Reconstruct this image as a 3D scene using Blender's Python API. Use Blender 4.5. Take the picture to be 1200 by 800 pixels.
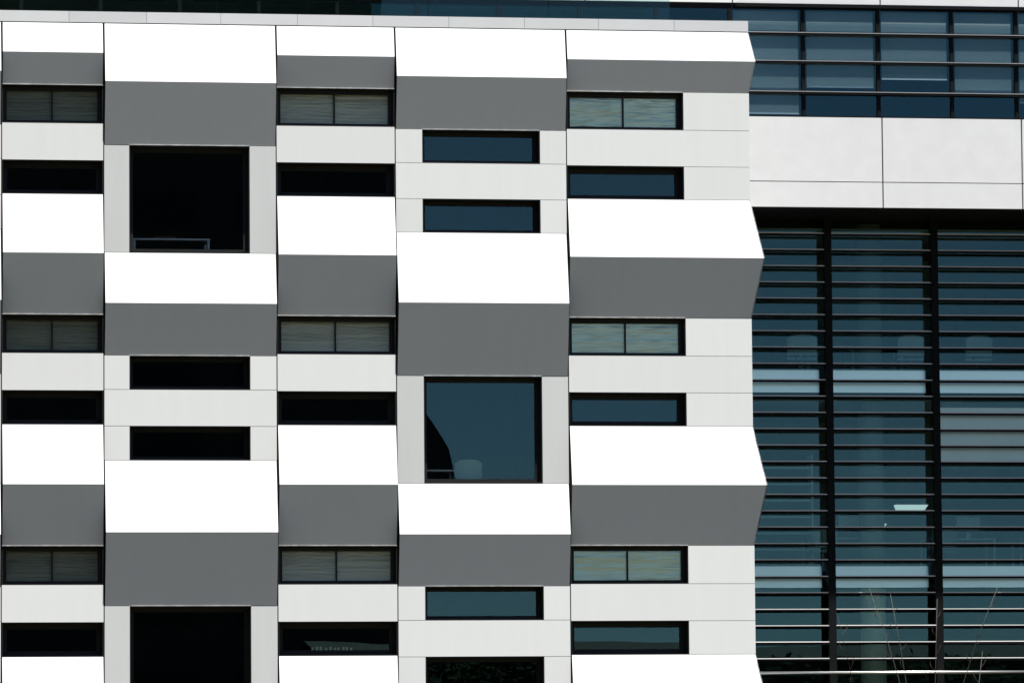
import bpy, math, random
from mathutils import Vector, Matrix
random.seed(7)
S = bpy.context.scene
for o in list(bpy.data.objects):
    bpy.data.objects.remove(o)
C = S.collection
R = math.radians

# ------------------------------------------------------------------ camera
cam_d = bpy.data.cameras.new('camera')
cam = bpy.data.objects.new('camera', cam_d)
C.objects.link(cam)
S.camera = cam
cam_d.sensor_width = 36.0
cam_d.lens = 180.0
cam_d.clip_start = 0.5
cam_d.clip_end = 3000.0
yaw, pitch, roll = R(8.5306), R(5.1116), R(-0.4605)
fwd = Vector((math.sin(yaw) * math.cos(pitch), math.cos(yaw) * math.cos(pitch), math.sin(pitch)))
rgt = Vector((math.cos(yaw), -math.sin(yaw), 0))
upv = rgt.cross(fwd)
r2 = rgt * math.cos(roll) + upv * math.sin(roll)
u2 = -rgt * math.sin(roll) + upv * math.cos(roll)
M4 = Matrix((r2, u2, -fwd)).transposed().to_4x4()
M4.translation = Vector((-4.341, -88.325, 1.7))
cam.matrix_world = M4

# ------------------------------------------------------------------ sky and sun
SUN_AZ = R(8.0)                      # to the right of the facade's normal
PROFILE = R(78.55)                    # sun height seen along the facade
SUN_EL = math.atan(math.tan(PROFILE) * math.cos(SUN_AZ))
sdir = Vector((math.sin(SUN_AZ) * math.cos(SUN_EL), -math.cos(SUN_AZ) * math.cos(SUN_EL), math.sin(SUN_EL)))
W = bpy.data.worlds.new('World')
S.world = W
W.use_nodes = True
wn = W.node_tree
bg = wn.nodes['Background']
sky = wn.nodes.new('ShaderNodeTexSky')
sky.sky_type = 'NISHITA'
sky.sun_disc = False
sky.sun_elevation = SUN_EL
sky.sun_rotation = math.atan2(sdir.x, sdir.y)
sky.air_density = 0.45
sky.dust_density = 0.05
sky.ozone_density = 0.0
wn.links.new(sky.outputs[0], bg.inputs[0])
bg.inputs[1].default_value = 0.05
sl = bpy.data.lights.new('sun', 'SUN')
sl.energy = 5.0
sl.angle = R(0.5)
sl.color = (1.0, 0.985, 0.955)
so = bpy.data.objects.new('sun', sl)
C.objects.link(so)
so.rotation_euler = sdir.to_track_quat('Z', 'Y').to_euler()
so.location = (0, -20, 60)
S.view_settings.view_transform = 'Standard'
S.view_settings.look = 'None'
S.view_settings.exposure = 1.36
S.view_settings.gamma = 1.0

# ------------------------------------------------------------------ materials
MATS = {}
def mat(name, col, rough=0.5, metal=0.0, spec=0.5, var=0.0, nscale=1.5, bump=0.0, bscale=40.0, rnd=0.0, streak=False, emit=None):
    m = bpy.data.materials.new(name)
    m.use_nodes = True
    nt = m.node_tree
    b = nt.nodes['Principled BSDF']
    b.inputs['Base Color'].default_value = (*col, 1)
    b.inputs['Roughness'].default_value = rough
    b.inputs['Metallic'].default_value = metal
    b.inputs['Specular IOR Level'].default_value = spec
    if emit:
        b.inputs['Emission Color'].default_value = (*emit[0], 1)
        b.inputs['Emission Strength'].default_value = emit[1]
    if var or rnd or bump:
        geo = nt.nodes.new('ShaderNodeNewGeometry')
        mp = nt.nodes.new('ShaderNodeMapping')
        nt.links.new(geo.outputs['Position'], mp.inputs['Vector'])
        mp.inputs['Scale'].default_value = (4.0, 1.0, 0.35) if streak else (1, 1, 1)
    fac = None
    if var:
        n1 = nt.nodes.new('ShaderNodeTexNoise')
        n1.inputs['Scale'].default_value = nscale
        n1.inputs['Detail'].default_value = 6
        n1.inputs['Roughness'].default_value = 0.6
        nt.links.new(mp.outputs[0], n1.inputs['Vector'])
        mr = nt.nodes.new('ShaderNodeMapRange')
        mr.inputs['From Min'].default_value = 0.3
        mr.inputs['From Max'].default_value = 0.7
        mr.inputs['To Min'].default_value = 1 - var
        mr.inputs['To Max'].default_value = 1 + var * 0.4
        nt.links.new(n1.outputs['Fac'], mr.inputs['Value'])
        fac = mr.outputs[0]
    if rnd:
        oi = nt.nodes.new('ShaderNodeObjectInfo')
        mr2 = nt.nodes.new('ShaderNodeMapRange')
        mr2.inputs['To Min'].default_value = 1 - rnd
        mr2.inputs['To Max'].default_value = 1 + rnd
        nt.links.new(oi.outputs['Random'], mr2.inputs['Value'])
        if fac:
            mm = nt.nodes.new('ShaderNodeMath')
            mm.operation = 'MULTIPLY'
            nt.links.new(fac, mm.inputs[0])
            nt.links.new(mr2.outputs[0], mm.inputs[1])
            fac = mm.outputs[0]
        else:
            fac = mr2.outputs[0]
    if fac:
        vm = nt.nodes.new('ShaderNodeVectorMath')
        vm.operation = 'SCALE'
        vm.inputs[0].default_value = col
        nt.links.new(fac, vm.inputs['Scale'])
        nt.links.new(vm.outputs[0], b.inputs['Base Color'])
    if bump:
        n2 = nt.nodes.new('ShaderNodeTexNoise')
        n2.inputs['Scale'].default_value = bscale
        n2.inputs['Detail'].default_value = 3
        nt.links.new(mp.outputs[0], n2.inputs['Vector'])
        bp = nt.nodes.new('ShaderNodeBump')
        bp.inputs['Strength'].default_value = bump
        bp.inputs['Distance'].default_value = 0.01
        nt.links.new(n2.outputs['Fac'], bp.inputs['Height'])
        nt.links.new(bp.outputs[0], b.inputs['Normal'])
    MATS[name] = m
    return m

def glass(name, ior, refl, tint, wob=0.0, wscale=0.6):
    m = bpy.data.materials.new(name)
    m.use_nodes = True
    nt = m.node_tree
    nt.nodes.remove(nt.nodes['Principled BSDF'])
    out = nt.nodes['Material Output']
    fr = nt.nodes.new('ShaderNodeFresnel')
    # a thin sheet: the back face of the pane reflects as weakly as the front face
    gb = nt.nodes.new('ShaderNodeNewGeometry')
    io = nt.nodes.new('ShaderNodeMix')
    io.data_type = 'FLOAT'
    io.inputs['A'].default_value = ior
    io.inputs['B'].default_value = 1.0 / ior
    nt.links.new(gb.outputs['Backfacing'], io.inputs['Factor'])
    nt.links.new(io.outputs['Result'], fr.inputs['IOR'])
    tr = nt.nodes.new('ShaderNodeBsdfTransparent')
    tr.inputs['Color'].default_value = (*tint, 1)
    gl = nt.nodes.new('ShaderNodeBsdfGlossy')
    gl.inputs['Color'].default_value = (*refl, 1)
    gl.inputs['Roughness'].default_value = 0.0
    mx = nt.nodes.new('ShaderNodeMixShader')
    nt.links.new(fr.outputs[0], mx.inputs[0])
    nt.links.new(tr.outputs[0], mx.inputs[1])
    nt.links.new(gl.outputs[0], mx.inputs[2])
    nt.links.new(mx.outputs[0], out.inputs['Surface'])
    if wob:
        geo = nt.nodes.new('ShaderNodeNewGeometry')
        n2 = nt.nodes.new('ShaderNodeTexNoise')
        n2.inputs['Scale'].default_value = wscale
        n2.inputs['Detail'].default_value = 1
        nt.links.new(geo.outputs['Position'], n2.inputs['Vector'])
        bp = nt.nodes.new('ShaderNodeBump')
        bp.inputs['Strength'].default_value = 1.0
        bp.inputs['Distance'].default_value = wob
        nt.links.new(n2.outputs['Fac'], bp.inputs['Height'])
        nt.links.new(bp.outputs[0], gl.inputs['Normal'])
    MATS[name] = m
    return m

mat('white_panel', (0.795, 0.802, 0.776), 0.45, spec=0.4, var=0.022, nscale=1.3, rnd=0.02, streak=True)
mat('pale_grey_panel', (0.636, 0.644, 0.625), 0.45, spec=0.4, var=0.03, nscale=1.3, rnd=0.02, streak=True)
mat('wing_panel', (0.80, 0.80, 0.785), 0.6, spec=0.3, var=0.05, nscale=2.5, rnd=0.015, bump=0.05, bscale=20)
mat('coping_metal', (0.70, 0.705, 0.70), 0.42, spec=0.5, var=0.04, nscale=2.0, rnd=0.035)
mat('bright_trim', (0.42, 0.42, 0.41), 0.4, var=0.5, nscale=6)
mat('dark_joint', (0.012, 0.012, 0.012), 0.9, spec=0.1)
mat('frame', (0.018, 0.018, 0.017), 0.45, spec=0.35, var=0.2, nscale=3)
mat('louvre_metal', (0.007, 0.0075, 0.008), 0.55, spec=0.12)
mat('louvre_highlight', (0.88, 0.86, 0.82), 0.35, metal=0.0, spec=0.5)  # pale strip paints the sky highlight along the dark louvre's rounded edge
mat('fin_nose', (0.42, 0.41, 0.40), 0.35, spec=0.5)
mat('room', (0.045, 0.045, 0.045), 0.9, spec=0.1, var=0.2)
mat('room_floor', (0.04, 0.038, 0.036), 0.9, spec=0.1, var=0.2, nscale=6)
mat('slab_edge', (0.82, 0.97, 0.80), 0.28, metal=1.0, var=0.04)
mat('column_paint', (0.42, 0.39, 0.31), 0.6, var=0.08)
mat('blind_dim', (0.52, 0.50, 0.37), 0.5, rnd=0.05)  # light growing towards the right is put into the blind colours
mat('blind_mid', (0.98, 0.90, 0.68), 0.45, metal=0.35, rnd=0.05)
mat('blind_bright', (1.0, 0.93, 0.60), 0.34, metal=0.9, rnd=0.03)
mat('roller', (0.22, 0.24, 0.235), 0.8, spec=0.2, var=0.04)
mat('roller_pale', (0.90, 0.90, 0.86), 0.8, spec=0.2, var=0.04)
mat('stand_in_metal', (0.46, 0.54, 0.46), 0.3, metal=1.0, var=0.06)
mat('hem', (0.8, 0.8, 0.8), 0.3)
mat('chrome', (0.92, 0.91, 0.88), 0.32, metal=1.0)
mat('desk_white', (0.75, 0.76, 0.75), 0.4)
mat('chair_shell', (0.30, 0.42, 0.33), 0.5)
mat('steel', (0.45, 0.45, 0.45), 0.35, metal=0.8)
mat('lamp_glow', (0.9, 0.9, 0.9), 0.4, emit=((0.90, 1.0, 0.95), 0.26))
mat('ceiling_tile', (0.62, 0.62, 0.60), 0.9, spec=0.1)
mat('office_wall', (0.50, 0.52, 0.46), 0.8, spec=0.1, var=0.15)
mat('grey_shell', (0.36, 0.37, 0.36), 0.5)
mat('screen', (0.02, 0.02, 0.022), 0.2)
mat('cream_card', (0.75, 0.66, 0.48), 0.7)
mat('brown_box', (0.16, 0.05, 0.03), 0.7)
mat('asphalt', (0.040, 0.036, 0.023), 0.9, spec=0.2, var=0.25, nscale=0.8, bump=0.4, bscale=60)
mat('paving', (0.042, 0.037, 0.024), 0.85, spec=0.2, var=0.2, nscale=1.2, bump=0.2, bscale=30)
mat('grass', (0.043, 0.033, 0.004), 0.9, spec=0.1, var=0.3, nscale=3, bump=0.6, bscale=50)
mat('terrace', (0.25, 0.24, 0.22), 0.9, var=0.1)
mat('dark_brick', (0.075, 0.072, 0.068), 0.9, spec=0.1, var=0.3, nscale=3, bump=0.3, bscale=15)
mat('tower_glass', (0.008, 0.009, 0.010), 0.25, spec=0.2)
mat('stalk', (0.042, 0.038, 0.032), 0.7, var=0.2, nscale=8)
mat('pod', (0.05, 0.035, 0.025), 0.7)
mat('flax_leaf', (0.06, 0.085, 0.035), 0.5, var=0.3, nscale=4)
mat('bark', (0.07, 0.05, 0.035), 0.9, var=0.3, nscale=6, bump=0.5, bscale=20)
mat('leaf', (0.018, 0.026, 0.012), 0.8, spec=0.05, var=0.3, nscale=2, rnd=0.1)
glass('block_glass', 1.62, (0.46, 0.79, 0.80), (0.96, 0.98, 0.97), 0.0012, 0.5)
glass('wing_glass', 1.62, (0.48, 0.82, 0.82), (0.78, 0.90, 0.90), 0.0008, 0.6)
glass('upper_glass', 1.62, (0.38, 0.74, 0.76), (0.84, 0.92, 0.95), 0.0006, 0.6)
glass('rail_glass', 1.5, (0.55, 0.75, 0.75), (0.80, 0.90, 0.87), 0.001, 0.7)

# ------------------------------------------------------------------ mesh helpers
WLOC = {}
class MB:
    def __init__(s):
        s.v, s.f = [], []
    def box(s, x0, x1, y0, y1, z0, z1):
        n = len(s.v)
        s.v += [(x0, y0, z0), (x1, y0, z0), (x1, y1, z0), (x0, y1, z0), (x0, y0, z1), (x1, y0, z1), (x1, y1, z1), (x0, y1, z1)]
        s.f += [tuple(n + i for i in q) for q in ((0, 3, 2, 1), (4, 5, 6, 7), (0, 1, 5, 4), (1, 2, 6, 5), (2, 3, 7, 6), (3, 0, 4, 7))]
        return s
    def plate(s, pts, t):
        """polygon pts extruded by the vector t"""
        n = len(s.v)
        k = len(pts)
        t = Vector(t)
        s.v += [tuple(p) for p in pts] + [tuple(Vector(p) + t) for p in pts]
        s.f.append(tuple(n + i for i in range(k)))
        s.f.append(tuple(n + k + i for i in reversed(range(k))))
        for i in range(k):
            j = (i + 1) % k
            s.f.append((n + j, n + i, n + k + i, n + k + j))
        return s
    def tube(s, pts, rads, n=8):
        base = len(s.v)
        P = [Vector(p) for p in pts]
        for i, p in enumerate(P):
            d = (P[min(i + 1, len(P) - 1)] - P[max(i - 1, 0)]).normalized()
            a = d.orthogonal().normalized() if abs(d.z) > .9 else d.cross(Vector((0, 0, 1))).normalized()
            b = d.cross(a)
            r = rads[i] if isinstance(rads, (list, tuple)) else rads
            for k in range(n):
                t = 2 * math.pi * k / n
                s.v.append(tuple(p + (a * math.cos(t) + b * math.sin(t)) * r))
        for i in range(len(P) - 1):
            for k in range(n):
                j = (k + 1) % n
                s.f.append((base + i * n + k, base + i * n + j, base + (i + 1) * n + j, base + (i + 1) * n + k))
        s.f.append(tuple(base + k for k in reversed(range(n))))
        s.f.append(tuple(base + (len(P) - 1) * n + k for k in range(n)))
        return s
    def build(s, name, m, parent=None, smooth=False):
        lo = [min(v[i] for v in s.v) for i in range(3)]
        hi = [max(v[i] for v in s.v) for i in range(3)]
        c = Vector([(lo[i] + hi[i]) / 2 for i in range(3)])
        if parent is None:
            c.z = lo[2]
        me = bpy.data.meshes.new(name)
        me.from_pydata([tuple(Vector(v) - c) for v in s.v], [], s.f)
        import bmesh
        bm = bmesh.new()
        bm.from_mesh(me)
        bmesh.ops.recalc_face_normals(bm, faces=bm.faces)
        bm.to_mesh(me)
        bm.free()
        me.materials.append(MATS[m])
        if smooth:
            for p in me.polygons:
                p.use_smooth = True
        o = bpy.data.objects.new(name, me)
        C.objects.link(o)
        place(o, c, parent)
        return o

def place(o, w, parent=None):
    w = Vector(w)
    if parent is not None:
        o.parent = parent
        o.location = w - WLOC[parent.name]
    else:
        o.location = w
    WLOC[o.name] = w

def tag(o, label, cat=None, group=None, kind=None):
    o['label'] = label
    if cat:
        o['category'] = cat
    if group:
        o['group'] = group
    if kind:
        o['kind'] = kind
    return o

def empty(name, loc, label, cat, group=None):
    e = bpy.data.objects.new(name, None)
    e.empty_display_size = 0.3
    C.objects.link(e)
    place(e, loc)
    return tag(e, label, cat, group)

def part_copy(src, w, parent):
    o = src.copy()
    C.objects.link(o)
    place(o, w, parent)
    return o

def bx(name, m, parent, *a):
    return MB().box(*a).build(name, m, parent)

# ------------------------------------------------------------------ the ground
g = MB().box(-400, 400, -400, 400, -0.5, 0.0).build('road', 'asphalt')
g['kind'] = 'structure'
g = MB().box(-30, 45, -9.0, 30, -0.3, 0.12).build('pavement', 'paving')
g['kind'] = 'structure'

g = MB().box(-120, 120, -75, -9.01, -0.2, 0.06).build('lawn', 'grass')
g['kind'] = 'structure'

# ------------------------------------------------------------------ the white faceted block
GZ = 0.12
LX = -7.776
XC = [LX, -4.772, -3.0, 0.0, 1.766, 4.773, 6.867, 9.905, 13.186]
A0, AB0, BT0, BB0 = 14.121, 13.449, 12.801, 12.213
ST, ST2, ST3, ST4 = 13.414, 12.821, 12.188, 11.595
WT, WB = 13.084, 11.200
TOP = 15.205
TAN = 0.20
GAP = 0.0095         # half of the joint between two columns
J = 0.004            # half of the joint between two panels
block = empty('office_block', (5.1, 2.0, GZ), 'white panelled office block with folded wedge bands and dark recessed windows', 'building')
backing = MB()

def panel(x0, x1, z0, z1, m='white_panel', jl=J, jr=J):
    a = random.uniform(-0.0022, 0.0022)
    y = random.uniform(0, 0.0015)
    h = (z1 - z0)
    z0i, z1i = z0 + J, z1 - J
    MB().plate([(x0 + jl, y - a * h / 2, z0i), (x1 - jr, y - a * h / 2, z0i), (x1 - jr, y + a * h / 2, z1i), (x0 + jl, y + a * h / 2, z1i)], (0, 0.03, 0)).build('panel', m, block)
    backing.box(x0 + jl - .002, x1 - jr + .002, 0.05, 0.2, z0, z1)

def wedge(x0, x1, zt, zb, corner=False, zr=None, drip=None, yend=1.15):
    if zr is None:
        zr = (zt + zb) / 2
    p = (zt - zr) * TAN
    xa = x0 + GAP
    xb = x1 - (GAP if not corner else 0)
    e = 0.007
    xbt = xb - (0 if corner else e)
    xbr = xbt + (p if corner else 0)
    xat = xa + e
    zt2, zb2 = zt - J, zb + J * .5
    th = (0, 0.02, 0)
    MB().plate([(xat, 0, zt2), (xat, -p, zr), (xbr, -p, zr), (xbt, 0, zt2)], th).build('upper_panel', 'white_panel', block)
    MB().plate([(xat, -p, zr - .002), (xat, 0, zb2), (xbt, 0, zb2), (xbr, -p, zr - .002)], th).build('lower_panel', 'white_panel', block)
    MB().plate([(xa, -.003, zt2 - .02), (xa, -p + .002, zr), (xa, -.003, zb2 + .02), (xa, .1, zb2), (xa, .1, zt2)], (0.006, 0, 0)).build('cheek', 'dark_joint', block)
    if not corner:
        MB().plate([(xb, -.003, zt2 - .02), (xb, -p + .002, zr), (xb, -.003, zb2 + .02), (xb, .1, zb2), (xb, .1, zt2)], (-0.006, 0, 0)).build('cheek', 'dark_joint', block)
    else:
        MB().plate([(x1, 0, zt2), (x1 + p, -p, zr), (x1 + p, yend, zr), (x1, yend, zt2)], (-.02, 0, 0)).build('upper_panel', 'white_panel', block)
        MB().plate([(x1 + p, -p, zr - .002), (x1, 0, zb2), (x1, yend, zb2), (x1 + p, yend, zr - .002)], (-.02, 0, 0)).build('lower_panel', 'white_panel', block)
    backing.box(x0 + GAP, x1 - GAP, 0.05, 0.2, zb, zt)
    if drip:
        bx('drip_edge', 'bright_trim', block, drip[0], drip[1], -0.007, 0.02, zb - 0.007, zb + 0.001)

def window(x0, x1, z0, z1, d=0.28, fw=0.083, blind=None, mullion=False, seed=0, fb=None):
    """a recessed dark window: lining and frame, with pane, mullion and blind as its pieces"""
    fb = fb or fw
    m = MB()
    t = 0.014
    y0, y1 = 0.006, d + 0.09
    m.box(x0, x0 + t, y0, y1, z0, z1).box(x1 - t, x1, y0, y1, z0, z1)
    m.box(x0 + t, x1 - t, y0, y1, z0, z0 + t).box(x0 + t, x1 - t, y0, y1, z1 - t, z1)
    m.box(x0 + t, x0 + fw, d, d + .07, z0 + t, z1 - t).box(x1 - fw, x1 - t, d, d + .07, z0 + t, z1 - t)
    m.box(x0 + fw, x1 - fw, d, d + .07, z0 + t, z0 + fb).box(x0 + fw, x1 - fw, d, d + .07, z1 - fw, z1 - t)
    w = m.build('window', 'frame', block)
    tilt = random.uniform(-.0015, .0015)
    MB().plate([(x0 + fw, d + .03, z0 + fb), (x1 - fw, d + .03 + tilt, z0 + fb), (x1 - fw, d + .03 + tilt, z1 - fw), (x0 + fw, d + .03, z1 - fw)], (0, .008, 0)).build('pane', 'block_glass', w)
    if mullion:
        xm = (x0 + x1) / 2
        bx('mullion', 'frame', w, xm - .0125, xm + .0125, d + .004, d + .065, z0 + fb, z1 - fw)
    if blind:
        b = MB()
        rng = random.Random(seed)
        pitch_ = .021
        n = int((z1 - z0 - .02) / pitch_)
        yb = d + .058
        xs = [x0 + .02 + (x1 - x0 - .04) * i / 14 for i in range(15)]
        ph = rng.uniform(0, 6)
        for half in range(2):
            lo, hi = (0, 7) if half == 0 else (7, 14)
            for k in range(n):
                zc = z0 + .02 + pitch_ * k
                base = len(b.v)
                droop = rng.uniform(-.005, .005)
                sa = rng.uniform(-.17, .13)
                for i in range(lo, hi + 1):
                    off = .003 * math.sin(i * .9 + ph + k * .55) + rng.uniform(-.0014, .0014) + droop * (i - lo) / 7
                    a = blind[1] + sa + (.08) * math.sin(i * 1.3 + k * 2.1 + ph) + rng.uniform(-.1, .1)
                    c_, s_ = math.cos(a) * .0125, math.sin(a) * .0125
                    xx = xs[i] + (.006 if i == lo and half else 0)
                    b.v += [(xx, yb - c_, zc + off - s_), (xx, yb + c_, zc + off + s_)]
                for i in range(hi - lo):
                    q = base + 2 * i
                    b.f.append((q, q + 2, q + 3, q + 1))
        b.box(x0 + .02, x1 - .02, yb - .015, yb + .015, z1 - .05, z1 - .02)
        b.build('blind', blind[0], w)
    return w

def column_ab(i, bl, corner=False):
    x0, x1 = XC[i], XC[i + 1]
    xw = x1 - GAP if not corner else 12.000
    wedge(x0, x1, TOP, A0, corner, zr=14.672, drip=(x0 + GAP, xw))
    for k in range(4):
        o = -4.0 * k
        window(x0 + GAP, xw, AB0 + o, A0 + o, .20, .088, blind=bl, mullion=True, seed=i * 10 + k, fb=.07)
        window(x0 + GAP, xw, max(BB0 + o, GZ + .01), BT0 + o, .33, .105)
        if corner:
            panel(xw, x1, AB0 + o, A0 + o, jr=0)
            panel(xw, x1, max(BB0 + o, GZ), BT0 + o, jr=0)
        panel(x0, x1, BT0 + o, AB0 + o, jl=GAP, jr=0 if corner else GAP)
        if k < 3:
            wedge(x0, x1, BB0 + o, A0 - 4 + o, corner, drip=(x0 + GAP, xw), yend=2.9)

def strips(x0, x1, wa, wb, z):
    for a, b in ((z, z - (ST - ST2)), (z - (ST - ST3), z - (ST - ST4))):
        b = max(b, GZ + .005)
        if a - b > .2:
            window(wa, wb, b + .004, a - .004, .33, .08)
        panel(x0, wa, b, a, jl=GAP)
        panel(wb, x1, b, a, jr=GAP)
    panel(x0, x1, z - (ST - ST3), z - (ST - ST2), jl=GAP, jr=GAP)

def big(x0, x1, wa, wb, z):
    b = z - (WT - WB)
    window(wa, wb, b + .012, z - .012, .30, .085)
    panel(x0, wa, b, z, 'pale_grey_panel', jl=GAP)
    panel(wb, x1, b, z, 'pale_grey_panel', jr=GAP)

def column_two(i, wa, wb):
    x0, x1 = XC[i], XC[i + 1]
    wedge(x0, x1, TOP, WT, zr=14.165, drip=(wa, wb))
    big(x0, x1, wa, wb, WT)
    wedge(x0, x1, WB, ST - 4, drip=(wa, wb))
    strips(x0, x1, wa, wb, ST - 4)
    wedge(x0, x1, ST4 - 4, WT - 8, drip=(wa, wb))
    big(x0, x1, wa, wb, WT - 8)
    wedge(x0, x1, WB - 8, ST - 12, drip=(wa, wb))
    strips(x0, x1, wa, wb, ST - 12)

def column_four(i, wa, wb):
    x0, x1 = XC[i], XC[i + 1]
    wedge(x0, x1, TOP, ST, zr=14.325, drip=(wa, wb))
    strips(x0, x1, wa, wb, ST)
    wedge(x0, x1, ST4, WT - 4, drip=(wa, wb))
    big(x0, x1, wa, wb, WT - 4)
    wedge(x0, x1, WB - 4, ST - 8, drip=(wa, wb))
    strips(x0, x1, wa, wb, ST - 8)
    wedge(x0, x1, ST4 - 8, WT - 12, drip=(wa, wb))
    panel(x0, x1, GZ, WT - 12, jl=GAP, jr=GAP)

column_two(0, -7.33, -5.24)
column_ab(1, ('blind_dim', R(62)))
column_four(2, -2.56, -.47)
column_ab(3, ('blind_dim', R(62)))
column_two(4, 2.211, 4.304)
column_ab(5, ('blind_mid', R(78)))
column_four(6, 7.347, 9.430)
column_ab(7, ('blind_bright', R(90)), corner=True)
backing.build('backing', 'dark_joint', block)
# dark membrane behind the joints between the columns
for x in XC[1:-1]:
    bx('joint_seal', 'dark_joint', block, x - GAP + .001, x + GAP - .001, 0.03, 0.2, GZ, TOP - .01)
# return wall at the right corner
for k in range(4):
    o = -4.0 * k
    ye = 1.15 if k == 0 else 2.9
    for a, b in ((max(BB0 + o, GZ), BT0 + o), (BT0 + o, AB0 + o), (AB0 + o, A0 + o)):
        MB().box(13.156, 13.186, 0.032, ye, a + J, b - J).build('return_panel', 'white_panel', block)
bx('return_backing', 'dark_joint', block, 13.06, 13.15, 0.21, 1.15, 12.3, TOP - .02)
bx('return_backing', 'dark_joint', block, 13.06, 13.15, 0.21, 2.9, GZ, 12.2)
# coping: one metal cassette after another along the parapet
cx = [LX, -6.8, -5.5, -4.17, -2.84, -1.5, -.17, 1.166, 2.513, 3.811, 5.155, 6.486, 7.83, 9.173, 10.499, 11.854, 13.190]
for a, b in zip(cx[:-1], cx[1:]):
    dy = random.uniform(-.001, .001)
    ti = random.uniform(-.002, .002)
    MB().plate([(a + .003, dy, TOP + .014), (b - .003, dy + ti, TOP + .014), (b - .003, dy + ti, TOP + .205), (a + .003, dy, TOP + .205)], (0, .22, 0)).build('coping_panel', 'coping_metal', block)
bx('parapet_core', 'dark_joint', block, LX, 13.15, .03, .2, TOP - .03, TOP + .013)
# rooms behind the windows
for k, z in enumerate((2.75, 6.75, 10.75)):
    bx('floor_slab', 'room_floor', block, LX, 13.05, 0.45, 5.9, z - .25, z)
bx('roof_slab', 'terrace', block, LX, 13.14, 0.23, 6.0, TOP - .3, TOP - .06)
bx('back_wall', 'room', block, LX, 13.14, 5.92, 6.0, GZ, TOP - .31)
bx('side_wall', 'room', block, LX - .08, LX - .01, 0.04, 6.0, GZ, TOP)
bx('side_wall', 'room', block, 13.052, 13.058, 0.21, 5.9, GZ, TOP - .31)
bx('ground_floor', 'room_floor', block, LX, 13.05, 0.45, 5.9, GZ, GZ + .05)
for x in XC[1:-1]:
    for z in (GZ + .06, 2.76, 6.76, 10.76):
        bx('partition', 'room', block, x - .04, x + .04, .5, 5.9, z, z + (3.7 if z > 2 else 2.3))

# ------------------------------------------------------------------ the glazed wing
YW = 1.2
wing = empty('glazed_wing', (18.0, 5.0, GZ), 'glazed building wing with white concrete bands and black louvre screen', 'building')
# white bands
def wpanel(x0, x1, z0, z1):
    y = YW + random.uniform(0, .003) + (.04 if z0 > 15 else 0)
    a = random.uniform(-.003, .003)
    MB().plate([(x0 + .012, y, z0 + .008), (x1 - .012, y + a, z0 + .008), (x1 - .012, y + a, z1 - .008), (x0 + .012, y, z1 - .008)], (0, .07, 0)).build('concrete_panel', 'wing_panel', wing)
PX = [13.20, 15.861, 18.439, 21.05]
for a, b in zip(PX[:-1], PX[1:]):
    wpanel(a, b, 12.240, 12.707)
    wpanel(a, b, 12.707, 13.880)
FX = [LX, -5.7, -3.0, -.3, 2.4, 5.1, 7.8, 10.47, 13.154, 15.867, 18.429, 21.05]
for a, b in zip(FX[:-1], FX[1:]):
    wpanel(a, b, 15.928, 17.0)
bx('band_backing', 'dark_joint', wing, 13.20, 21.05, YW + .1, YW + .3, 12.26, 13.86)
bx('fascia_backing', 'dark_joint', wing, LX, 21.05, YW + .1, YW + .3, 15.96, 17.0)
bx('soffit', 'louvre_metal', wing, 13.20, 21.05, YW + .071, YW + 1.95, 12.20, 12.255)
bx('roof_slab', 'terrace', wing, LX, 21.05, YW + .31, 12.0, 16.6, 16.9)
# upper window band
MX = [-6.6, -5.2, -3.8, -2.4, -1.0, .4, 1.8, 3.2, 4.6, 6.0, 7.42, 8.9, 10.36, 11.749, 13.096, 14.433, 15.814, 17.17, 18.366, 19.72, 21.02]
bx('window_head', 'louvre_metal', wing, LX, 21.05, YW + .075, YW + .2, 15.825, 15.925)
bx('window_sill', 'louvre_metal', wing, 13.20, 21.05, YW + .02, YW + .2, 13.872, 13.90)
bx('window_sill', 'louvre_metal', wing, LX, 13.19, YW + .02, YW + .2, TOP - .05, TOP + .12)
for x in MX:
    zb = 13.901 if x > 13.19 else TOP + .121
    bx('mullion', 'louvre_metal', wing, x - .032, x + .032, YW + .012, YW + .10, zb, 15.824)
prev = LX
hems = {14.433: 13.95, 15.814: 14.441, 17.17: 14.60, 18.366: 14.335, 19.72: 14.2, 21.02: 14.1}
for x in MX:
    zb = 13.901 if x > 13.2 else TOP + .121
    ti = random.uniform(-.002, .002)
    pn = MB().plate([(prev + .033, YW + .05, zb), (x - .033, YW + .05 + ti, zb), (x - .033, YW + .05 + ti, 15.823), (prev + .033, YW + .05, 15.823)], (0, .01, 0)).build('window_pane', 'upper_glass', wing)
    if x > 13.2:
        bl = bx('roller_blind', 'roller', pn, prev + .075, x - .075, YW + .105, YW + .109, hems[x], 15.8)
        bx('hem_bar', 'hem', bl, prev + .075, x - .075, YW + .093, YW + .104, hems[x] - .018, hems[x] + .004)
    prev = x
# sun fins across the upper windows
for z in (15.405, 14.893, 14.337):
    f = bx('sun_fin', 'louvre_metal', wing, 13.19, 21.05, YW - .045, YW + .01, z - .055, z - .014)
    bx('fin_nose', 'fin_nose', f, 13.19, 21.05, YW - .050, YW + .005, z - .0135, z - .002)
bx('sun_fin', 'louvre_metal', wing, 13.19, 21.05, YW - .045, YW + .01, 15.86, 15.918)
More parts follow.
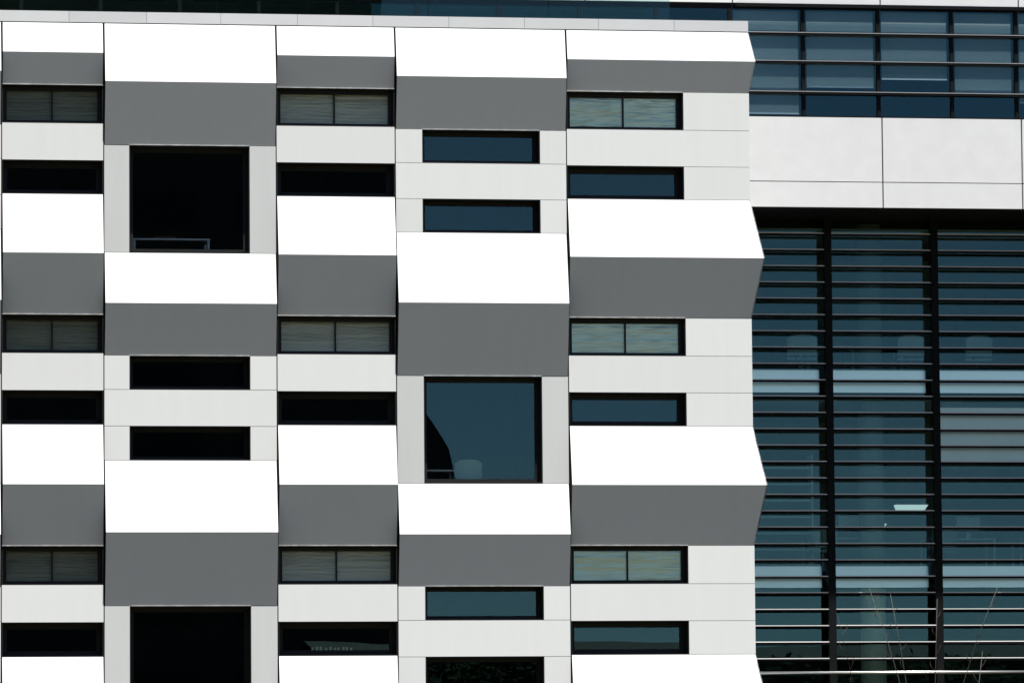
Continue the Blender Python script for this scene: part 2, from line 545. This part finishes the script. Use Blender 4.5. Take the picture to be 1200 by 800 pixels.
# recessed louvre screen
YG = YW + 1.75
posts = [13.14, 15.135, 17.120, 19.115, 21.10]
for x in posts[1:]:
    bx('post', 'louvre_metal', wing, x - .067, x + .067, YG - .34, YG - .21, GZ, 12.198)
lz = [11.94 - .29735 * i for i in range(27)]
src = {}
for bi in range(4):
    x0 = (posts[bi] + .068) if bi else 13.20
    x1 = posts[bi + 1] - .068
    for z in lz:
        ml = x1 - x0
        yy = YG - .32
        if bi not in src:
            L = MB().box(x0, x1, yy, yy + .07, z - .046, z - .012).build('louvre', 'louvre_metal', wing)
            N = MB().box(x0, x1, yy - .006, yy + .05, z - .0115, z + .004).build('louvre_highlight', 'louvre_highlight', L)
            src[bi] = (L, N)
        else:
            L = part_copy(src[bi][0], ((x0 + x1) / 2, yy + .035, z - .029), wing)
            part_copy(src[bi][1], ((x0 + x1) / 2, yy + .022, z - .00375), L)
        L.rotation_euler = (random.uniform(-.06, .06), 0, random.uniform(-.0005, .0005))
    for z0, z1 in ((GZ + .05, 5.488), (5.49, 9.03), (9.032, 12.197)):
        ti, tj = random.uniform(-.003, .003), random.uniform(-.004, .004)
        MB().plate([(x0 - .05, YG, z0), (x1 + .05, YG + ti, z0), (x1 + .05, YG + ti + tj, z1), (x0 - .05, YG + tj, z1)], (0, .012, 0)).build('glass_pane', 'wing_glass', wing)
    for z0, z1 in ((9.05, 9.46), (5.50, 5.885)):
        MB().plate([(x0 + .02, YG - .03, z0), (x1 - .06, YG - .03, z0), (x1 - .06, YG - .02, z1), (x0 + .02, YG - .02, z1)], (0, .006, -.004)).build('slab_edge', 'slab_edge', wing)
rail = MB().tube([(13.21, YG - .42, 3.945), (21.05, YG - .42, 3.945)], .025, 10).build('hand_rail', 'chrome', wing, smooth=True)
rail['label'] = 'polished metal tube below the louvres'
for x in (14.1, 16.1, 18.1, 20.1):
    bx('rail_bracket', 'louvre_metal', wing, x - .015, x + .015, YG - .40, YG - .02, 3.925, 3.95)
for z in (5.50, 9.05):
    bx('floor_slab', 'room_floor', wing, 13.2, 21.05, YG + .15, 11.9, z, z + .22)
bx('back_wall', 'room', wing, LX, 21.05, 11.92, 12.0, GZ, 16.59)
bx('side_wall', 'room', wing, 21.06, 21.2, YW, 12.0, GZ, 17.0)
bx('side_wall', 'room', wing, 13.20, 13.24, 6.1, 11.9, GZ, 12.2)
bx('upper_floor', 'room_floor', wing, 13.2, 21.05, YW + 1.96, 11.9, 12.26, 12.5)
bx('ground_floor', 'room_floor', wing, 13.2, 21.05, YG + .05, 11.9, GZ, GZ + .05)
MB().tube([(16.09, 3.55, GZ + .05), (16.09, 3.55, 12.19)], .235, 20).build('column', 'column_paint', wing, smooth=True)
pb = bx('blind_stand_in', 'stand_in_metal', wing, 17.22, 19.03, YG - .03, YG - .022, 7.80, 8.78)  # reflective sheet added outside the glass to brighten the place of a blind

# glass balustrade on the parapet
bal = empty('glass_balustrade', (4.4, .12, TOP + .205), 'frameless glass balustrade standing on the pale metal parapet', 'balustrade')
bxs = [LX, -4.9, -2.75, -.55, 1.62, 3.75, 5.35, 7.48, 9.62, 11.80]
for i, (a, b) in enumerate(zip(bxs[:-1], bxs[1:])):
    ti = random.uniform(-.01, .01)
    MB().plate([(a + .006, .11, TOP + .206), (b - .006, .11 + ti, TOP + .206), (b - .006, .11 + ti, TOP + 1.25), (a + .006, .11, TOP + 1.25)], (0, .016, 0)).build('glass_panel', 'rail_glass', bal)
MB().box(LX, 11.80, .09, .145, TOP + 1.251, TOP + 1.29).build('top_rail', 'steel', bal)

# ------------------------------------------------------------------ things inside the rooms
def desk(x, y, z, w, d, label, m='desk_white', h=.73):
    e = empty('desk', (x, y, z), label, 'desk')
    bx('desk_top', m, e, x - w / 2, x + w / 2, y - d / 2, y + d / 2, z + h - .03, z + h)
    for sx in (-1, 1):
        for sy in (-1, 1):
            bx('leg', m, e, x + sx * (w / 2 - .03) - .02, x + sx * (w / 2 - .03) + .02, y + sy * (d / 2 - .04) - .02, y + sy * (d / 2 - .04) + .02, z, z + h - .031)
    return e
def chair(x, y, z, label, w=.48, rz=0, m='chair_shell'):
    e = empty('chair', (x, y, z), label, 'chair')
    b = MB()
    n = 8
    pts = []
    for i in range(n + 1):
        t = -1 + 2 * i / n
        pts.append((x + t * w / 2, y - .22 + .05 * (1 - t * t) * -1, 0))
    for i in range(n):
        (xa, ya, _), (xb_, yb_, _) = pts[i], pts[i + 1]
        ha = .90 - .06 * abs(-1 + 2 * i / n) ** 4
        hb = .90 - .06 * abs(-1 + 2 * (i + 1) / n) ** 4
        b.plate([(xa, ya, z + .52), (xb_, yb_, z + .52), (xb_, yb_ - .05, z + hb), (xa, ya - .05, z + ha)], (0, .03, 0))
    b.build('backrest', m, e)
    MB().plate([(x - w / 2, y - .2, z + .44), (x + w / 2, y - .2, z + .44), (x + w / 2 - .03, y + .22, z + .45), (x - w / 2 + .03, y + .22, z + .45)], (0, 0, .05)).build('seat', m, e)
    MB().tube([(x - .1, y - .2, z + .46), (x - .1, y - .25, z + .6)], .015, 6).build('back_bracket', 'steel', e)
    MB().tube([(x, y, z + .08), (x, y, z + .44)], .03, 8).build('stem', 'steel', e)
    for k in range(5):
        a = 2 * math.pi * k / 5
        MB().tube([(x, y, z + .09), (x + .26 * math.cos(a), y + .26 * math.sin(a), z + .02)], [.02, .02], 6).build('leg', 'steel', e)
    return e
desk(3.0, 1.05, 10.75, 1.36, .7, 'narrow pale desk behind the topmost large square window', 'steel', .78)
bxo = MB().box(2.72, 3.1, 1.0, 1.3, 11.531, 11.60).build('box_file', 'brown_box')
tag(bxo, 'small reddish brown box lying on the narrow desk', 'box')
desk(7.58, .95, 6.75, .84, .7, 'white desk end beside the pale green office chair')
chair(8.20, .80, 6.75, 'pale green office chair behind the blue square window')
WF = 9.27
def figurine(x, z, label, h=.06):
    e = empty('figurine', (x, .395, z), label, 'figurine')
    MB().tube([(x, .395, z), (x, .395, z + h * .3), (x, .395, z + h * .62)], [h * .32, h * .26, h * .1], 8).build('body', 'desk_white', e)
    MB().tube([(x, .395, z + h * .6), (x, .395, z + h * .8), (x, .395, z + h)], [h * .08, h * .17, h * .05], 8).build('head', 'desk_white', e)
figurine(5.0, BB0 + .0145, 'tiny white figurine on the sill of the topmost dark slot window')
figurine(5.03, BB0 - 4 + .0145, 'tiny white figurine on the sill beside a second one')
figurine(5.34, BB0 - 4 + .0145, 'slightly taller white figurine on the sill beside the first', .075)
for k in range(10):
    x = 5.42 + .075 * k + random.uniform(-.012, .012)
    c_ = MB().box(x - .018, x + .018, .385, .40, BB0 - 8 + .0145, BB0 - 8 + .0145 + random.uniform(.13, .16)).build('paper_card', 'cream_card')
    tag(c_, 'small cream card in the row standing on the dark window sill', 'card', 'cream cards on the sill')
chair(14.85, 3.9, WF, 'pale curved chair behind louvres next to the block corner', .55, m='desk_white')
chair(16.9, 3.9, WF, 'pale curved chair behind louvres beside the round column', .5, m='desk_white')
chair(18.2, 3.95, WF, 'pale curved chair behind louvres beyond the second black post', .5, m='desk_white')
desk(15.45, 4.3, WF, .9, .7, 'white table left of the round column behind louvres')
desk(16.55, 4.75, WF, .75, .7, 'white table right of the round column behind louvres')
rk = empty('shelf_rack', (14.15, 3.9, 5.72), 'pale open shelf rack behind louvres next to the block corner', 'shelves')
for k in range(7):
    bx('shelf', 'desk_white', rk, 13.4, 14.95, 3.5, 3.95, 5.9 + .3 * k, 5.925 + .3 * k)
for x in (13.36, 14.96):
    bx('upright', 'desk_white', rk, x, x + .03, 3.5, 3.95, 5.72, 7.95)
def lamp(x, y, z, w, ztop, label):
    e = empty('pendant_lamp', (x, y, z), label, 'lamp')
    MB().plate([(x - w / 2, y - .12, z + .1), (x + w / 2, y - .12, z + .1), (x + w / 2 - .06, y - .05, z), (x - w / 2 + .06, y - .05, z)], (0, .2, 0)).build('diffuser', 'lamp_glow', e)
    for s in (-1, 1):
        MB().tube([(x + s * w * .4, y, z + .1), (x + s * w * .4, y, ztop)], .004, 4).build('wire', 'steel', e)
lamp(17.16, 5.0, 7.02, .62, 9.05, 'bright white trough lamp glowing behind the louvres')
lamp(16.75, 6.0, 6.72, .30, 9.05, 'small white lamp hanging deeper behind the louvres')

# ------------------------------------------------------------------ flax with tall flower stalks in front of the wing
fx, fy = 5.75, -45.0
flax = empty('flax_plant', (fx, fy, 0.0), 'flax plant with tall thin dry flower stalks before the louvres', 'plant')
def stalk(tip, mid, r=.0045):
    base = Vector((fx + random.uniform(-.12, .12), fy + random.uniform(-.2, .2), 0))
    tip = Vector(tip)
    mid = Vector(mid)
    ctl = base.lerp(tip, .55) + (mid - base.lerp(tip, (mid.z - base.z) / (tip.z - base.z))) * 1.6
    pts = [base * (1 - i / 8) ** 2 + ctl * 2 * (i / 8) * (1 - i / 8) + tip * (i / 8) ** 2 for i in range(9)]
    s = MB().tube(pts, [r * (1.25 - .8 * i / 8) for i in range(9)], 6).build('stalk', 'stalk', flax, smooth=True)
    d = (pts[-1] - pts[-3])
    for k in range(4):
        q = pts[-3] + d * ((k + 1) / 5)
        sd = 1 if k % 2 else -1
        e = q + Vector((sd * random.uniform(.025, .055), random.uniform(-.02, .02), random.uniform(.03, .07)))
        MB().tube([q, q.lerp(e, .6) + Vector((0, 0, -.01)), e, e + Vector((0, 0, .03))], [.0016, .0014, .0032, .0014], 5).build('seed_pod', 'pod', s)
def zz(x, z): return (x, fy + random.uniform(-.3, .3), z)
stalk(zz(4.93, 3.25), zz(5.24, 2.3))
stalk(zz(5.27, 3.56), zz(5.53, 2.75))
stalk(zz(5.47, 3.45), zz(5.59, 2.68))
stalk(zz(5.84, 3.40), zz(5.78, 2.68))
stalk(zz(6.40, 3.50), zz(5.98, 2.68))
stalk(zz(6.27, 2.95), zz(6.15, 2.45))
for k in range(46):
    a = random.uniform(0, 6.283)
    ln_ = random.uniform(1.1, 1.9)
    sp = random.uniform(.15, .8)
    dx, dy = math.cos(a), math.sin(a)
    b = MB()
    n = 6
    for i in range(n + 1):
        t = i / n
        w = .03 * (1 - t) ** .5 + .002
        c_ = Vector((fx + dx * (.12 + sp * t * t), fy + dy * (.12 + sp * t * t), ln_ * (t - .25 * sp * t ** 3)))
        b.v += [tuple(c_ + Vector((-dy * w, dx * w, 0))), tuple(c_ + Vector((dx * .008, dy * .008, .0))), tuple(c_ + Vector((dy * w, -dx * w, 0)))]
    for i in range(n):
        q = 3 * i
        b.f += [(q, q + 1, q + 4, q + 3), (q + 1, q + 2, q + 5, q + 4)]
    b.build('leaf', 'flax_leaf', flax)

# ------------------------------------------------------------------ across the street, behind the camera: what the glass reflects, plus added sky blockers
YT = -140.0
tower = empty('opposite_building', (-20, YT - 9, 0), 'tall dark brick building with a bowed corner across the street', 'building')
prof = [(24.6, 0), (24.8, 10.2), (26.0, 12.2), (26.9, 14.2), (27.2, 16), (26.8, 17.6), (25.6, 19.6), (24.6, 22), (24.3, 26), (24.15, 33), (24.0, 42), (-70, 42), (-70, 0)]
MB().plate([(x, YT, z) for x, z in prof], (0, -18, 0)).build('wall', 'dark_brick', tower)
bx('parapet', 'dark_brick', tower, -70.3, 24.5, YT - 18.3, YT + .3, 42.01, 43)
wsrc = None
for nm, lb, xa, xb_, hh in (('opposite_building', 'unseen dark block added left of the bowed building to cut sky light', -290, -78, 41), ('opposite_building', 'lower unseen dark block added right of the trees to cut sky light', 92, 280, 33)):  # unseen blocks added to keep low sky light off the panel undersides
    ob = empty(nm, ((xa + xb_) / 2, YT - 9, 0), lb, 'building')
    bx('wall', 'dark_brick', ob, xa, xb_, YT - 18, YT, 0, hh)
    bx('parapet', 'dark_brick', ob, xa - .3, xb_ + .3, YT - 18.3, YT + .3, hh + .005, hh + 1)
    w0 = None
    for r_ in range(8):
        for c_ in range(14):
            x, z = xa + (xb_ - xa) * (c_ + .5) / 14, 2.2 + 3.7 * r_
            if w0 is None:
                w0 = MB().box(x - 3, x + 3, YT - .05, YT + .04, z, z + 1.7).build('window', 'tower_glass', ob)
            else:
                part_copy(w0, (x, YT - .005, z + .85), ob)
for r_ in range(11):
    for c_ in range(18):
        x = -66 + 5 * c_
        z = 2.2 + 3.6 * r_
        if wsrc is None:
            wsrc = MB().box(x - 1.6, x + 1.6, YT - .05, YT + .04, z, z + 1.7).build('window', 'tower_glass', tower)
        else:
            part_copy(wsrc, (x, YT - .005, z + .85), tower)

def tree_meshes(seed):
    rng = random.Random(seed)
    t = MB()
    t.tube([(0, 0, -.05), (.05, 0, 1.2), (0, .08, 2.6), (.1, .05, 4.2)], [.2, .16, .13, .06], 8)
    limbs = []
    for k in range(7):
        a = k * 2.4 + rng.uniform(-.4, .4)
        z = rng.uniform(1.8, 3.6)
        L = rng.uniform(1.3, 2.2)
        e = (math.cos(a) * L, math.sin(a) * L, z + rng.uniform(.8, 1.9))
        t.tube([(0.03, .04, z), (e[0] * .5, e[1] * .5, z + .5), e], [.07, .05, .02], 6)
        limbs.append(e)
    b = MB()
    clumps = [(x, y, z, rng.uniform(.7, 1.2)) for x, y, z in limbs]
    for _ in range(9):
        a = rng.uniform(0, 6.28)
        r_ = rng.uniform(0, 1.7)
        clumps.append((math.cos(a) * r_, math.sin(a) * r_, rng.uniform(3.0, 6.2 - .5 * r_), rng.uniform(.7, 1.1)))
    for _ in range(5200):
        cx_, cy_, cz_, cr = rng.choice(clumps)
        d = Vector((rng.gauss(0, 1), rng.gauss(0, 1), rng.gauss(0, .8)))
        d = d.normalized() * cr * rng.uniform(.35, 1.0) ** .6
        c0 = Vector((cx_, cy_, cz_)) + d
        u = Vector((rng.gauss(0, 1), rng.gauss(0, 1), rng.gauss(0, 1))).normalized()
        v = u.orthogonal().normalized()
        s = rng.uniform(.08, .17)
        n = len(b.v)
        b.v += [tuple(c0 - u * s), tuple(c0 + v * s * .45), tuple(c0 + u * s), tuple(c0 - v * s * .45)]
        b.f.append((n, n + 1, n + 2, n + 3))
    return t, b
proto = []
for sd in (3, 8):
    t, b = tree_meshes(sd)
    e = empty('street_tree', (0, 0, 0), 'broad leafy street tree across the road from the glazed wing', 'tree', 'street trees across the road')
    tr = t.build('trunk', 'bark', e)
    cr = b.build('crown', 'leaf', e)
    proto.append((e, tr, cr))
tsc = 0.95
spots = [(22.5, -98, 1.15), (27.5, -104, 1.0), (33.5, -100, 1.2), (38.0, -106, 1.08), (42.5, -101, 1.2), (47.0, -107, 1.12), (51.5, -102, 1.25), (57.0, -106, 1.1)]
for i, (x, y, s) in enumerate(spots):
    e, tr, cr = proto[i % 2]
    if i > 1:
        ne = e.copy()
        C.objects.link(ne)
        for ch in (tr, cr):
            c2 = ch.copy()
            C.objects.link(c2)
            c2.parent = ne
        e = ne
    e.location = (x, y, 0)
    e.scale = (s * 1.25, s * 1.25, s * tsc)
    e.rotation_euler = (0, 0, random.uniform(0, 6.28))

low_block = empty('reflection_block', (54, -124, 0), 'unseen low dark block added behind the trees to darken reflections', 'building')  # dark mass added to blacken the lowest reflections in the glazing
bx('wall', 'dark_brick', low_block, 19, 89, -130, -118, 0, 7.4)
MB().plate([(18.6, -117.6, 7.41), (89.4, -117.6, 7.41), (89.4, -124, 8.2), (18.6, -124, 8.2)], (0, 0, .12)).build('roof', 'dark_brick', low_block)
MB().plate([(18.6, -124.01, 8.2), (89.4, -124.01, 8.2), (89.4, -130.4, 7.41), (18.6, -130.4, 7.41)], (0, 0, .12)).build('roof', 'dark_brick', low_block)
d0 = None
for k in range(11):
    x = 23 + 6.2 * k
    if d0 is None:
        d0 = MB().box(x - 2.2, x + 2.2, -118.05, -117.96, .05, 3.6).build('block_door', 'tower_glass', low_block)
    else:
        part_copy(d0, (x, -118.005, 1.825), low_block)

# lit office storeys behind the louvre screen
for z0, z1 in ((5.72, 9.045), (9.27, 12.19)):
    bx('ceiling', 'ceiling_tile', wing, 13.3, 21.0, YG + .3, 11.85, z1 - .12, z1 - .10)
    bx('office_wall', 'office_wall', wing, 13.3, 21.0, 8.6, 8.7, z0, z1 - .121)
def monitor(x, y, z, label, rz=0):
    e = empty('monitor', (x, y, z), label, 'monitor')
    bx('screen', 'screen', e, x - .27, x + .27, y - .02, y + .02, z + .12, z + .45)
    bx('back_shell', 'desk_white', e, x - .22, x + .22, y - .04, y - .021, z + .16, z + .41)
    bx('stand', 'steel', e, x - .03, x + .03, y - .02, y + .02, z + .015, z + .119)
    bx('foot', 'steel', e, x - .12, x + .12, y - .09, y + .09, z, z + .014)
for x, y, lb in ((15.6, 4.1, 'between the shelf rack and the column'), (17.9, 4.4, 'below the pale sheet standing in for a blind'), (19.6, 4.2, 'beyond the last black post')):
    desk(x, y, 5.72, 1.3, .7, 'white office desk ' + lb)
    monitor(x + .2, y, 6.45, 'computer monitor on the white desk ' + lb)
    chair(x - .45, y - .6, 5.72, 'grey office chair at the desk ' + lb, .46, m='grey_shell')
